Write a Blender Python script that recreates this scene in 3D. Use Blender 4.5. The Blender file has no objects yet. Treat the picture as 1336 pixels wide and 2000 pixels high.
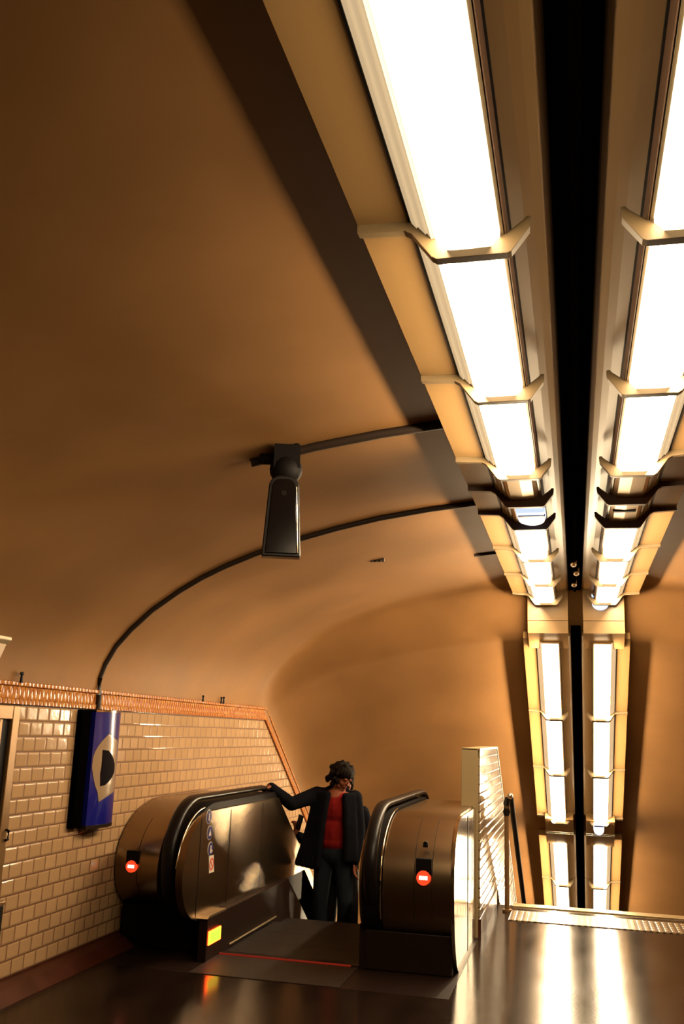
import bpy, bmesh, math, random
from mathutils import Vector, Matrix
random.seed(4)
PI = math.pi
scene = bpy.context.scene
COL = scene.collection

# ------------------------------------------------------------------ camera
EYE = 1.6
cam_data = bpy.data.cameras.new('camera')
cam = bpy.data.objects.new('camera', cam_data)
COL.objects.link(cam)
cam_data.sensor_fit = 'VERTICAL'
cam_data.sensor_height = 36.0
cam_data.lens = 1806.0 * 36.0 / 2000.0
cam_data.clip_start = 0.02
F_ = Vector((455.0, 445.0, 1806.0)).normalized()          # tunnel axis seen from the camera
U_ = Vector((262.0, -7600.0, 1806.0)); U_ = (U_ - U_.dot(F_) * F_).normalized()
R_ = F_.cross(U_)
if R_.x < 0: R_ = -R_
rows = (R_, F_, U_)
right = Vector([r.x for r in rows]); down = Vector([r.y for r in rows]); fwd = Vector([r.z for r in rows])
mw = Matrix((( right.x, -down.x, -fwd.x, 0), (right.y, -down.y, -fwd.y, 0), (right.z, -down.z, -fwd.z, EYE), (0, 0, 0, 1)))
cam.matrix_world = mw
scene.camera = cam

# ------------------------------------------------------------------ world, exposure
scene.view_settings.view_transform = 'Standard'
scene.view_settings.look = 'None'
scene.view_settings.gamma = 1.0
scene.view_settings.use_curve_mapping = False
scene.view_settings.exposure = 1.25
LENS_POWER = 13.0
FLANK_POWER = 115.0
K = 0.5                    # one factor on non-metal reflectance, lowered to weaken bounced light
LENS_COLOR = (1.0, 0.76, 0.46, 1)
w = bpy.data.worlds.new('world'); scene.world = w
w.use_nodes = True
w.node_tree.nodes['Background'].inputs[0].default_value = (0.02, 0.01, 0.008, 1)
w.node_tree.nodes['Background'].inputs[1].default_value = 0.3
try:
    scene.cycles.max_bounces = 8
    scene.cycles.diffuse_bounces = 3
    scene.cycles.glossy_bounces = 4
    scene.cycles.use_denoising = True
    scene.cycles.sample_clamp_indirect = 4.0
except Exception:
    pass

# ------------------------------------------------------------------ materials
def rgb(r, g, b):
    def l(c):
        c /= 255.0
        return c / 12.92 if c <= 0.04045 else ((c + 0.055) / 1.055) ** 2.4
    return (l(r), l(g), l(b), 1)

def mat(name, color, rough=0.5, metal=0.0, spec=0.5, coat=0.0, emit=None, power=0.0, noise=None, bump=None, tint=(1, 1, 1, 1)):
    m = bpy.data.materials.new(name); m.use_nodes = True
    k = K if metal < 0.5 else 0.62
    color = tuple(c * k for c in color[:3]) + (1,); spec *= 0.6; power *= 0.55 if power < 15 else 1.0
    nt = m.node_tree; b = nt.nodes['Principled BSDF']
    b.inputs['Base Color'].default_value = color
    b.inputs['Roughness'].default_value = rough
    b.inputs['Metallic'].default_value = metal
    b.inputs['Specular IOR Level'].default_value = spec
    b.inputs['Coat Weight'].default_value = coat
    b.inputs['Coat Roughness'].default_value = 0.06
    if emit:
        b.inputs['Emission Color'].default_value = emit
        b.inputs['Emission Strength'].default_value = power
    b.inputs['Specular Tint'].default_value = tint
    tc = nt.nodes.new('ShaderNodeTexCoord')
    if noise:                                   # (scale, amount, stretch xyz)
        sc, amt, st = noise
        mp = nt.nodes.new('ShaderNodeMapping'); mp.inputs['Scale'].default_value = st
        nz = nt.nodes.new('ShaderNodeTexNoise'); nz.inputs['Scale'].default_value = sc; nz.inputs['Detail'].default_value = 5
        mr = nt.nodes.new('ShaderNodeMapRange'); mr.inputs[1].default_value = 0.0; mr.inputs[2].default_value = 1.0
        mr.inputs[3].default_value = 1 - amt * 2.5; mr.inputs[4].default_value = 1 + amt * 2.5
        mx = nt.nodes.new('ShaderNodeVectorMath'); mx.operation = 'SCALE'; mx.inputs[0].default_value = color[:3]
        nt.links.new(tc.outputs['Object'], mp.inputs[0]); nt.links.new(mp.outputs[0], nz.inputs[0])
        nt.links.new(nz.outputs[0], mr.inputs[0]); nt.links.new(mr.outputs[0], mx.inputs['Scale'])
        nt.links.new(mx.outputs[0], b.inputs['Base Color'])
        mr2 = nt.nodes.new('ShaderNodeMapRange'); mr2.inputs[1].default_value = 0.2; mr2.inputs[2].default_value = 0.8
        mr2.inputs[3].default_value = rough * 0.8; mr2.inputs[4].default_value = rough * 1.2
        nt.links.new(nz.outputs[0], mr2.inputs[0]); nt.links.new(mr2.outputs[0], b.inputs['Roughness'])
    if bump:                                    # (scale, strength, distance, stretch)
        sc, st_, di, st = bump
        mp = nt.nodes.new('ShaderNodeMapping'); mp.inputs['Scale'].default_value = st
        nz = nt.nodes.new('ShaderNodeTexNoise'); nz.inputs['Scale'].default_value = sc; nz.inputs['Detail'].default_value = 4
        bp = nt.nodes.new('ShaderNodeBump'); bp.inputs['Strength'].default_value = st_; bp.inputs['Distance'].default_value = di
        nt.links.new(tc.outputs['Object'], mp.inputs[0]); nt.links.new(mp.outputs[0], nz.inputs[0])
        nt.links.new(nz.outputs[0], bp.inputs['Height']); nt.links.new(bp.outputs[0], b.inputs['Normal'])
    return m

def tile_material(name, tw, th, slope_axes='YZ', base=(0.66, 0.5, 0.33, 1), joint=(0.2, 0.1, 0.05, 1), off=(0, 0), size=0.0045):
    m = mat(name, base, rough=0.1, spec=0.42)
    base = tuple(c * K for c in base[:3]) + (1,); joint = tuple(c * K for c in joint[:3]) + (1,)
    nt = m.node_tree; b = nt.nodes['Principled BSDF']
    tc = nt.nodes.new('ShaderNodeTexCoord'); sp = nt.nodes.new('ShaderNodeSeparateXYZ'); cb = nt.nodes.new('ShaderNodeCombineXYZ')
    nt.links.new(tc.outputs['Object'], sp.inputs[0])
    ax = {'X': 0, 'Y': 1, 'Z': 2}
    a1 = nt.nodes.new('ShaderNodeMath'); a1.operation = 'ADD'; a1.inputs[1].default_value = off[0] + 20 * tw
    a2 = nt.nodes.new('ShaderNodeMath'); a2.operation = 'ADD'; a2.inputs[1].default_value = off[1] + 80 * th
    nt.links.new(sp.outputs[ax[slope_axes[0]]], a1.inputs[0]); nt.links.new(sp.outputs[ax[slope_axes[1]]], a2.inputs[0])
    nt.links.new(a1.outputs[0], cb.inputs[0]); nt.links.new(a2.outputs[0], cb.inputs[1])
    def brick(ms, smooth):
        br = nt.nodes.new('ShaderNodeTexBrick')
        br.offset = 0.5; br.inputs['Scale'].default_value = 1.0
        br.inputs['Brick Width'].default_value = tw; br.inputs['Row Height'].default_value = th
        br.inputs['Mortar Size'].default_value = ms; br.inputs['Mortar Smooth'].default_value = smooth
        nt.links.new(cb.outputs[0], br.inputs['Vector'])
        return br
    br = brick(size, 0.3)
    c2 = tuple(c * 0.88 for c in base[:3]) + (1,)
    br.inputs['Color1'].default_value = base; br.inputs['Color2'].default_value = c2; br.inputs['Mortar'].default_value = joint
    nt.links.new(br.outputs['Color'], b.inputs['Base Color'])
    b2 = brick(size * 3.2, 1.0)
    inv = nt.nodes.new('ShaderNodeMath'); inv.operation = 'SUBTRACT'; inv.inputs[0].default_value = 1
    nt.links.new(b2.outputs['Fac'], inv.inputs[1])
    nz = nt.nodes.new('ShaderNodeTexNoise'); nz.inputs['Scale'].default_value = 9; nz.inputs['Detail'].default_value = 2
    nt.links.new(tc.outputs['Object'], nz.inputs[0])
    ad = nt.nodes.new('ShaderNodeMath'); ad.operation = 'MULTIPLY_ADD'; ad.inputs[1].default_value = 0.35
    nt.links.new(nz.outputs[0], ad.inputs[0]); nt.links.new(inv.outputs[0], ad.inputs[2])
    bp = nt.nodes.new('ShaderNodeBump'); bp.inputs['Strength'].default_value = 0.7; bp.inputs['Distance'].default_value = 0.006
    nt.links.new(ad.outputs[0], bp.inputs['Height']); nt.links.new(bp.outputs[0], b.inputs['Normal'])
    mr = nt.nodes.new('ShaderNodeMapRange'); mr.inputs[3].default_value = 0.09; mr.inputs[4].default_value = 0.6
    nt.links.new(br.outputs['Fac'], mr.inputs[0]); nt.links.new(mr.outputs[0], b.inputs['Roughness'])
    return m

def frieze_material():
    m = mat('glazed_relief', (0.3, 0.1, 0.03, 1), rough=0.25, spec=0.6)
    nt = m.node_tree; b = nt.nodes['Principled BSDF']
    uv = nt.nodes.new('ShaderNodeTexCoord'); sp = nt.nodes.new('ShaderNodeSeparateXYZ')
    nt.links.new(uv.outputs['UV'], sp.inputs[0])
    def M(op, a, bb=None, c=None):
        n = nt.nodes.new('ShaderNodeMath'); n.operation = op
        for i, v in enumerate((a, bb, c)):
            if v is None: continue
            if isinstance(v, (int, float)): n.inputs[i].default_value = v
            else: nt.links.new(v, n.inputs[i])
        return n.outputs[0]
    tri = M('DIVIDE', M('PINGPONG', sp.outputs[0], 0.045), 0.045)
    dif = M('ABSOLUTE', M('SUBTRACT', tri, M('MULTIPLY', sp.outputs[1], 7.5)))
    leaf = M('SUBTRACT', 1.0, M('MINIMUM', M('MULTIPLY', dif, 3.0), 1.0))
    tri2 = M('DIVIDE', M('PINGPONG', M('ADD', sp.outputs[0], 0.045), 0.045), 0.045)
    dif2 = M('ABSOLUTE', M('SUBTRACT', tri2, M('MULTIPLY', sp.outputs[1], 7.5)))
    leaf2 = M('SUBTRACT', 1.0, M('MINIMUM', M('MULTIPLY', dif2, 4.0), 1.0))
    h = M('MAXIMUM', leaf, leaf2)
    nz = nt.nodes.new('ShaderNodeTexNoise'); nz.inputs['Scale'].default_value = 14; nt.links.new(uv.outputs['UV'], nz.inputs[0])
    h2 = M('MULTIPLY', h, M('MULTIPLY', nz.outputs[0], 1.6))
    mx = nt.nodes.new('ShaderNodeMix'); mx.data_type = 'RGBA'
    mx.inputs[6].default_value = (0.20, 0.04, 0.005, 1); mx.inputs[7].default_value = (0.46, 0.19, 0.02, 1)
    nt.links.new(h2, mx.inputs[0]); nt.links.new(mx.outputs[2], b.inputs['Base Color'])
    bp = nt.nodes.new('ShaderNodeBump'); bp.inputs['Strength'].default_value = 0.8; bp.inputs['Distance'].default_value = 0.01
    nt.links.new(h, bp.inputs['Height']); nt.links.new(bp.outputs[0], b.inputs['Normal'])
    return m

def ribbed_material(name, color, axis, pitch, rough=0.35, metal=1.0, dist=0.004, second=None):
    m = mat(name, color, rough=rough, metal=metal)
    color = tuple(c * 0.6 for c in color[:3]) + (1,)
    nt = m.node_tree; b = nt.nodes['Principled BSDF']
    tc = nt.nodes.new('ShaderNodeTexCoord'); sp = nt.nodes.new('ShaderNodeSeparateXYZ'); nt.links.new(tc.outputs['Object'], sp.inputs[0])
    def wave(ax, p):
        n = nt.nodes.new('ShaderNodeMath'); n.operation = 'PINGPONG'; n.inputs[1].default_value = p / 2
        nt.links.new(sp.outputs[ax], n.inputs[0])
        d = nt.nodes.new('ShaderNodeMath'); d.operation = 'DIVIDE'; d.inputs[1].default_value = p / 2
        nt.links.new(n.outputs[0], d.inputs[0])
        s = nt.nodes.new('ShaderNodeMapRange'); s.inputs[1].default_value = 0.35; s.inputs[2].default_value = 0.65
        nt.links.new(d.outputs[0], s.inputs[0]); return s.outputs[0]
    h = wave(axis, pitch)
    if second:
        h2 = wave(second[0], second[1])
        mn = nt.nodes.new('ShaderNodeMath'); mn.operation = 'MINIMUM'; nt.links.new(h, mn.inputs[0]); nt.links.new(h2, mn.inputs[1]); h = mn.outputs[0]
    mr = nt.nodes.new('ShaderNodeMapRange'); mr.inputs[3].default_value = 0.25; mr.inputs[4].default_value = 1.0
    nt.links.new(h, mr.inputs[0])
    vm = nt.nodes.new('ShaderNodeVectorMath'); vm.operation = 'SCALE'; vm.inputs[0].default_value = color[:3]
    nt.links.new(mr.outputs[0], vm.inputs['Scale']); nt.links.new(vm.outputs[0], b.inputs['Base Color'])
    bp = nt.nodes.new('ShaderNodeBump'); bp.inputs['Distance'].default_value = dist; bp.inputs['Strength'].default_value = 0.8
    nt.links.new(h, bp.inputs['Height']); nt.links.new(bp.outputs[0], b.inputs['Normal'])
    return m

M_VAULT = mat('vault_plaster', (0.34, 0.170, 0.062, 1), rough=0.55, spec=0.25, tint=(1, 0.6, 0.3, 1), noise=(0.9, 0.2, (1, 1, 1)), bump=(3.0, 0.3, 0.01, (1, 1, 1)))
M_TILE = tile_material('wall_tiles', 0.135, 0.094, base=(0.56, 0.35, 0.185, 1), joint=(0.17, 0.065, 0.028, 1), off=(0.07, 0.0))
M_TILE_P = tile_material('partition_tiles', 0.14, 0.075, base=(0.36, 0.27, 0.16, 1), joint=(0.14, 0.07, 0.03, 1))
M_FRIEZE = frieze_material()
M_FLOOR = mat('floor_asphalt', (0.018, 0.010, 0.007, 1), rough=0.16, spec=0.3, tint=(1, 0.62, 0.36, 1), noise=(3.0, 0.28, (1.5, 0.6, 1)), bump=(45.0, 0.25, 0.0012, (1, 1, 1)))
M_BASE = mat('red_brown_plinth', (0.07, 0.018, 0.009, 1), rough=0.35, noise=(6, 0.3, (1, 1, 1)))
M_HOUSE = mat('housing_enamel', (0.44, 0.26, 0.10, 1), rough=0.32, spec=0.5)
M_FRAME = mat('frame_enamel', (0.6, 0.46, 0.28, 1), rough=0.3, metal=0.2)
M_RIB = mat('rib_enamel', (0.30, 0.21, 0.11, 1), rough=0.35)
M_BROWN = mat('brown_gasket', (0.16, 0.08, 0.045, 1), rough=0.4)
M_LENS = mat('lit_diffuser', (0.8, 0.8, 0.75, 1), rough=0.4, emit=LENS_COLOR, power=LENS_POWER)
M_FLANK = mat('lit_prismatic_flank', (0.8, 0.8, 0.75, 1), rough=0.4, emit=LENS_COLOR, power=FLANK_POWER)
M_INNER = mat('lit_prismatic_inner_flank', (0.8, 0.8, 0.75, 1), rough=0.4, emit=LENS_COLOR, power=FLANK_POWER * 0.5)
M_SIDE = mat('glowing_side_ledge', (0.75, 0.6, 0.4, 1), rough=0.3, emit=(1.0, 0.74, 0.42, 1), power=0.42)  # faint emission put on the frame ledge so it looks lit
M_BLUEL = mat('emergency_diffuser', (0.8, 0.85, 1, 1), rough=0.25, emit=(0.60, 0.72, 1.0, 1), power=0.85)
M_BRUSH = mat('brushed_plate', (0.72, 0.56, 0.36, 1), rough=0.38, metal=1.0)
M_STEEL = mat('stainless_steel', (0.42, 0.30, 0.18, 1), rough=0.26, metal=1.0)
M_POLISH = mat('polished_steel', (0.82, 0.7, 0.52, 1), rough=0.13, metal=1.0, bump=(2.5, 0.3, 0.02, (1, 2.5, 0.25)))
M_DKSTEEL = mat('dark_steel', (0.022, 0.011, 0.008, 1), rough=0.4, metal=0.1, spec=0.2)
M_CHROME = mat('chrome', (0.85, 0.75, 0.6, 1), rough=0.12, metal=1.0)
M_RUBBER = mat('black_rubber', (0.010, 0.007, 0.007, 1), rough=0.35, spec=0.3)
M_BLACK = mat('matte_black', (0.006, 0.004, 0.004, 1), rough=0.6, spec=0.15)
M_SHADE = mat('shade_black', (0.0015, 0.001, 0.001, 1), rough=0.9, spec=0.0)  # near-black without reflection: shade put into the colour
M_PIPE = mat('grimy_conduit', (0.035, 0.02, 0.013, 1), rough=0.5)
M_BLUE = mat('sign_blue', (0.010, 0.011, 0.22, 1), rough=0.2, coat=0.7)
M_BEIGE = mat('sign_beige', (0.36, 0.24, 0.14, 1), rough=0.25, coat=0.7)
M_SBLACK = mat('sign_black', (0.006, 0.003, 0.005, 1), rough=0.6, spec=0.02)
M_RED = mat('red_signal', (0.6, 0.02, 0.01, 1), emit=(1.0, 0.05, 0.012, 1), power=1.1)
M_REDW = mat('white_signal_bar', (0.9, 0.8, 0.7, 1), emit=(1.0, 0.75, 0.6, 1), power=1.2)
M_REDRIM = mat('red_signal_rim', (0.6, 0.02, 0.01, 1), emit=(1.0, 0.06, 0.006, 1), power=12.0)
M_GREEN = mat('yellow_green_signal', (0.6, 0.9, 0.1, 1), emit=(0.32, 1.0, 0.04, 1), power=1.0)
M_COMBL = mat('comb_glow', (0.04, 0.004, 0.003, 1), emit=(1.0, 0.05, 0.02, 1), power=0.13)
M_STEP = ribbed_material('grooved_step', (0.022, 0.012, 0.009, 1), 0, 0.012, rough=0.5, metal=0.0)
M_TACT = ribbed_material('studded_strip', (0.75, 0.52, 0.3, 1), 0, 0.055, rough=0.3, metal=0.7, second=(1, 0.09))
M_NOSE = mat('brass_nosing', (0.75, 0.55, 0.3, 1), rough=0.28, metal=0.8)
M_STONE = mat('pale_coping', (0.4, 0.3, 0.16, 1), rough=0.35)
M_SKIN = mat('skin', (0.24, 0.07, 0.03, 1), rough=0.65, spec=0.2)
M_HAIR = mat('dark_hair', (0.009, 0.005, 0.0035, 1), rough=0.75, spec=0.08, bump=(60, 0.9, 0.02, (1, 1, 0.4)))
M_JACKET = mat('navy_jacket', (0.006, 0.006, 0.009, 1), rough=0.95, spec=0.05, bump=(14, 0.5, 0.02, (1, 1, 0.5)))
M_SHIRT = mat('red_shirt', (0.2, 0.008, 0.007, 1), rough=0.9, spec=0.1, bump=(16, 0.6, 0.02, (1.5, 1, 0.4)))
M_JEANS = mat('blue_jeans', (0.011, 0.014, 0.020, 1), rough=0.95, spec=0.1, bump=(12, 0.5, 0.02, (1, 1, 0.5)))
M_SHOE = mat('dark_shoe', (0.02, 0.014, 0.012, 1), rough=0.5)
M_STICK_W = mat('sticker_white', (0.78, 0.66, 0.55, 1), rough=0.4)
M_STICK_B = mat('sticker_blue', (0.03, 0.03, 0.14, 1), rough=0.4)
M_STICK_R = mat('sticker_red', (0.75, 0.1, 0.05, 1), rough=0.4)
M_STEAL = mat('dark_paint', (0.012, 0.007, 0.005, 1), rough=0.5, spec=0.25)
M_BAR = mat('bronze_bar', (0.3, 0.17, 0.07, 1), rough=0.35, metal=0.6)

# ------------------------------------------------------------------ helpers
def finish(bm, name, m, parent=None, smooth=None, bevel=None):
    bmesh.ops.recalc_face_normals(bm, faces=bm.faces)
    me = bpy.data.meshes.new(name); bm.to_mesh(me); bm.free()
    if isinstance(m, (list, tuple)):
        for x in m: me.materials.append(x)
    else: me.materials.append(m)
    return link(me, name, parent, smooth, bevel)

def link(me, name, parent=None, smooth=None, bevel=None):
    o = bpy.data.objects.new(name, me); COL.objects.link(o)
    if parent: o.parent = parent
    if smooth is not None and smooth > 0:
        for p in me.polygons: p.use_smooth = True
        if smooth < 180:
            try: me.set_sharp_from_angle(angle=math.radians(smooth))
            except Exception: pass
    if bevel:
        md = o.modifiers.new('bevel', 'BEVEL'); md.width = bevel; md.segments = 2; md.limit_method = 'ANGLE'; md.angle_limit = math.radians(40)
    return o

def add_box(bm, x0, x1, y0, y1, z0, z1):
    vs = [bm.verts.new(p) for p in ((x0,y0,z0),(x1,y0,z0),(x1,y1,z0),(x0,y1,z0),(x0,y0,z1),(x1,y0,z1),(x1,y1,z1),(x0,y1,z1))]
    for f in ((0,3,2,1),(4,5,6,7),(0,1,5,4),(1,2,6,5),(2,3,7,6),(3,0,4,7)): bm.faces.new([vs[i] for i in f])

def add_prism(bm, pts, a0, a1, axis):
    """closed polygon extruded along axis. axis 'Y': pts are (x,z); 'X': pts are (y,z); 'Z': pts are (x,y)"""
    def P(p, a):
        if axis == 'Y': return (p[0], a, p[1])
        if axis == 'X': return (a, p[0], p[1])
        return (p[0], p[1], a)
    A = [bm.verts.new(P(p, a0)) for p in pts]; B = [bm.verts.new(P(p, a1)) for p in pts]
    n = len(pts)
    bm.faces.new(A); bm.faces.new(B[::-1])
    for i in range(n):
        j = (i + 1) % n
        bm.faces.new((A[i], B[i], B[j], A[j]))

def add_tube(bm, path, r, n=10, sx=1.0, sz=1.0, cap=True, frame_x=None):
    """tube along a path; with frame_x the section is kept flat: sx across frame_x, sz across the other"""
    path = [Vector(p) for p in path]; rings = []
    for i, p in enumerate(path):
        t = (path[min(i + 1, len(path) - 1)] - path[max(i - 1, 0)]).normalized()
        if frame_x is not None: a = Vector(frame_x)
        else:
            a = t.cross(Vector((0, 0, 1)))
            if a.length < 1e-3: a = Vector((1, 0, 0))
        a = (a - a.dot(t) * t).normalized(); b = t.cross(a)
        rr = r[i] if isinstance(r, (list, tuple)) else r
        rings.append([bm.verts.new(p + a * math.cos(2*PI*k/n) * rr * sx + b * math.sin(2*PI*k/n) * rr * sz) for k in range(n)])
    for i in range(len(rings) - 1):
        for k in range(n):
            bm.faces.new((rings[i][k], rings[i][(k+1) % n], rings[i+1][(k+1) % n], rings[i+1][k]))
    if cap:
        bm.faces.new(rings[0][::-1]); bm.faces.new(rings[-1])

def add_ell(bm, c, r, rot=None, u=16, v=10):
    mt = Matrix.Translation(c)
    if rot is not None: mt = mt @ rot
    mt = mt @ Matrix.Diagonal((r[0], r[1], r[2], 1))
    bmesh.ops.create_uvsphere(bm, u_segments=u, v_segments=v, radius=1, matrix=mt)

def add_cap(bm, p, q, r1, r2):
    """tapered limb with round ends"""
    p, q = Vector(p), Vector(q); d = q - p; n = 6
    add_tube(bm, [p + d * (i / n) for i in range(n + 1)], [r1 + (r2 - r1) * i / n for i in range(n + 1)], n=14)
    add_ell(bm, p, (r1,) * 3); add_ell(bm, q, (r2,) * 3)

def add_disc(bm, c, r, axis, t, n=28):
    """thin disc, axis 'X' or 'Y', thickness t towards the axis' sign"""
    pts = [(r * math.cos(2*PI*k/n), r * math.sin(2*PI*k/n)) for k in range(n)]
    if axis == 'X': add_prism(bm, [(c[1] + a, c[2] + b) for a, b in pts], c[0], c[0] + t, 'X')
    else: add_prism(bm, [(c[0] + a, c[2] + b) for a, b in pts], c[1], c[1] + t, 'Y')

def tag(o, label=None, cat=None, group=None, kind=None):
    if label: o['label'] = label
    if cat: o['category'] = cat
    if group: o['group'] = group
    if kind: o['kind'] = kind
    return o

def thing(name, label, cat, loc=(0, 0, 0), group=None):
    o = bpy.data.objects.new(name, None); COL.objects.link(o); o.location = loc; o.empty_display_size = 0.1
    return tag(o, label, cat, group)

def struct(o, label=None): 
    o['kind'] = 'structure'
    if label: o['label'] = label
    return o

def origin(o, p):
    """move a mesh object's origin to p (world), keeping the geometry"""
    p = Vector(p); o.data.transform(Matrix.Translation(-p)); o.location = p
    return o

def at(root, o):
    """mesh was written in world coordinates: shift it under its root"""
    o.data.transform(Matrix.Translation(-Vector(root.location))); return o

# ------------------------------------------------------------------ setting
SL = 0.655                 # fall of the tunnel beyond the landing
YK = 9.95                  # where level turns into slope
Y_BACK, Y_FAR = -3.2, 19.5
XW = 3.36
PROFILE = [(-3.36, 1.81), (-3.345, 1.92), (-3.31, 2.03), (-3.24, 2.16), (-3.13, 2.285), (-2.97, 2.43), (-2.77, 2.57), (-2.6, 2.67), (-2.43, 2.75), (-2.2, 2.84), (-1.9, 2.935), (-1.6, 3.015), (-1.3, 3.08), (-0.95, 3.135), (-0.6, 3.175), (-0.25, 3.2)]
PROFILE = PROFILE + [(-x, z) for x, z in reversed(PROFILE)]
def drop(y): return max(0.0, y - YK) * SL
def smooth_drop(y):        # slightly rounded break
    r = 0.35
    if y < YK - r: return 0.0
    if y > YK + r: return (y - YK) * SL
    t = (y - (YK - r)) / (2 * r)
    return SL * r * t * t

def vz(x, z, y):           # the descending vault starts lower over the middle
    t = min(max((y - 9.83) / 0.34, 0), 1); t = t * t * (3 - 2 * t)
    return z - smooth_drop(y) - 0.40 * t * max(0.0, (z - 1.81) / 1.39) ** 0.8
bm = bmesh.new()
ys = [Y_BACK + i * 0.6 for i in range(22)] + [9.6 + i * 0.05 for i in range(15)] + [10.8 + i * 0.8 for i in range(11)] + [Y_FAR]
rings = []
for y in ys:
    inner = [bm.verts.new((x, y, vz(x, z, y))) for x, z in PROFILE]
    outer = [bm.verts.new((x * 1.12, y, z + 0.25 - smooth_drop(y))) for x, z in PROFILE]
    rings.append((inner, outer))
n = len(PROFILE)
for i in range(len(rings) - 1):
    for k in range(n - 1):
        a, b = rings[i][0], rings[i + 1][0]; bm.faces.new((a[k], a[k+1], b[k+1], b[k]))
        a, b = rings[i][1], rings[i + 1][1]; bm.faces.new((a[k], b[k], b[k+1], a[k+1]))
ceiling = struct(finish(bm, 'ceiling', M_VAULT, smooth=60), 'curved ochre plaster tunnel vault')

def wall_poly(z0, z1):
    return [(Y_BACK, z0), (YK + 0.1, z0), (Y_FAR, z0 - (Y_FAR - YK - 0.1) * SL), (Y_FAR, z1 - (Y_FAR - YK - 0.1) * SL), (YK + 0.1, z1), (Y_BACK, z1)]
for side, s in (('left', -1), ('right', 1)):
    bm = bmesh.new(); add_prism(bm, wall_poly(0.1, 1.70), s * XW, s * (XW + 0.2), 'X')
    struct(finish(bm, 'wall_' + side, M_TILE), 'cream bevelled tiled wall')
    # relief frieze with UVs along its length
    bm = bmesh.new(); uvl = bm.loops.layers.uv.new('uv')
    ypts = [Y_BACK, YK + 0.1, Y_FAR]; zb = lambda y: 1.70 - max(0, y - YK - 0.1) * SL
    sec = [(0.0, -0.003), (0.022, 0.0), (0.022, 0.03), (0.012, 0.035), (0.012, 0.105), (0.03, 0.112), (0.03, 0.132), (0.0, 0.138)]
    ring = []
    for y in ypts:
        ring.append([(bm.verts.new((s * (XW - d), y, zb(y) + h)), (y if y < YK + 0.2 else YK + 0.1 + (y - YK - 0.1) * 1.2, h)) for d, h in sec])
    for i in range(2):
        for k in range(len(sec)):
            q = [ring[i][k], ring[i][(k+1) % len(sec)], ring[i+1][(k+1) % len(sec)], ring[i+1][k]]
            f = bm.faces.new([a[0] for a in q])
            for lp, a in zip(f.loops, q): lp[uvl].uv = a[1]
    bm.faces.new([a[0] for a in ring[0]]); bm.faces.new([a[0] for a in ring[-1]][::-1])
    struct(finish(bm, 'trim_' + ('1' if s < 0 else '2'), M_FRIEZE), 'orange glazed relief frieze along the top of the tiles')
    bm = bmesh.new(); add_prism(bm, wall_poly(0.0, 0.1), s * (XW + 0.2), s * (XW - 0.015), 'X')
    b_ = 0.16
    v = [(s*(XW-0.015), 0.085), (s*(XW-0.015-0.06), 0.06), (s*(XW-b_), 0.004), (s*(XW-b_), 0.0), (s*(XW-0.015), 0.0)]
    add_prism(bm, v, Y_BACK, 6.85, 'Y')
    struct(finish(bm, 'baseboard_' + side, M_BASE), 'dark red plinth at the foot of the tiled wall')

bm = bmesh.new(); add_box(bm, -4.2, 4.2, Y_BACK - 0.2, Y_BACK, 0, 3.6)
struct(finish(bm, 'wall_back', M_TILE_P))
bm = bmesh.new(); add_box(bm, -4.2, 4.2, Y_FAR, Y_FAR + 0.2, -9, -2)
struct(finish(bm, 'wall_front', M_VAULT))

# floor: landing, right landing up to the stairs, lower landing
EX0, EX1 = -3.36, -0.80
bm = bmesh.new()
add_prism(bm, [(-3.36, Y_BACK), (3.36, Y_BACK), (3.36, 9.85), (EX1, 9.85), (EX1, 6.3), (-3.36, 6.3)], -0.25, 0.0, 'Z')
struct(finish(bm, 'floor', M_FLOOR), 'dark polished asphalt landing')
bm = bmesh.new()
sy, sz, run, rise = 9.9, 0.0, 0.29, 0.29 * 0.64
pts = [(9.85, 0.0)]
y, z = 9.9, 0.0
pts = [(9.851, -0.02)]
y = 9.93
while y < 18.6:
    z -= rise; pts += [(y, z + rise - (0.02 if z + rise > -0.01 else 0)), (y, z)]; y += run
pts += [(y, z), (Y_FAR, z), (Y_FAR, z - 0.3), (9.851, -1.0)]
add_prism(bm, pts, -0.79, 3.36, 'X')
struct(finish(bm, 'floor_stairs', M_FLOOR), 'stair flight going down beyond the landing')
bm = bmesh.new(); add_box(bm, -3.36, -0.93, 14.5, Y_FAR, z - 0.3, z - 0.05); 
struct(finish(bm, 'floor_lower', M_FLOOR))
bm = bmesh.new(); add_box(bm, -0.62, 3.34, 9.78, 9.93, -0.016, 0.012)
tag(finish(bm, 'stair_nosing', M_NOSE, bevel=0.004), 'pale metal nosing strip along the top edge of the stairs', 'stair nosing')
bm = bmesh.new(); add_box(bm, -0.62, 3.34, 9.06, 9.56, 0.0005, 0.007)
tag(finish(bm, 'tactile_strip', M_TACT), 'studded metal warning strip across the floor before the stairs', 'tactile paving')

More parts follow.
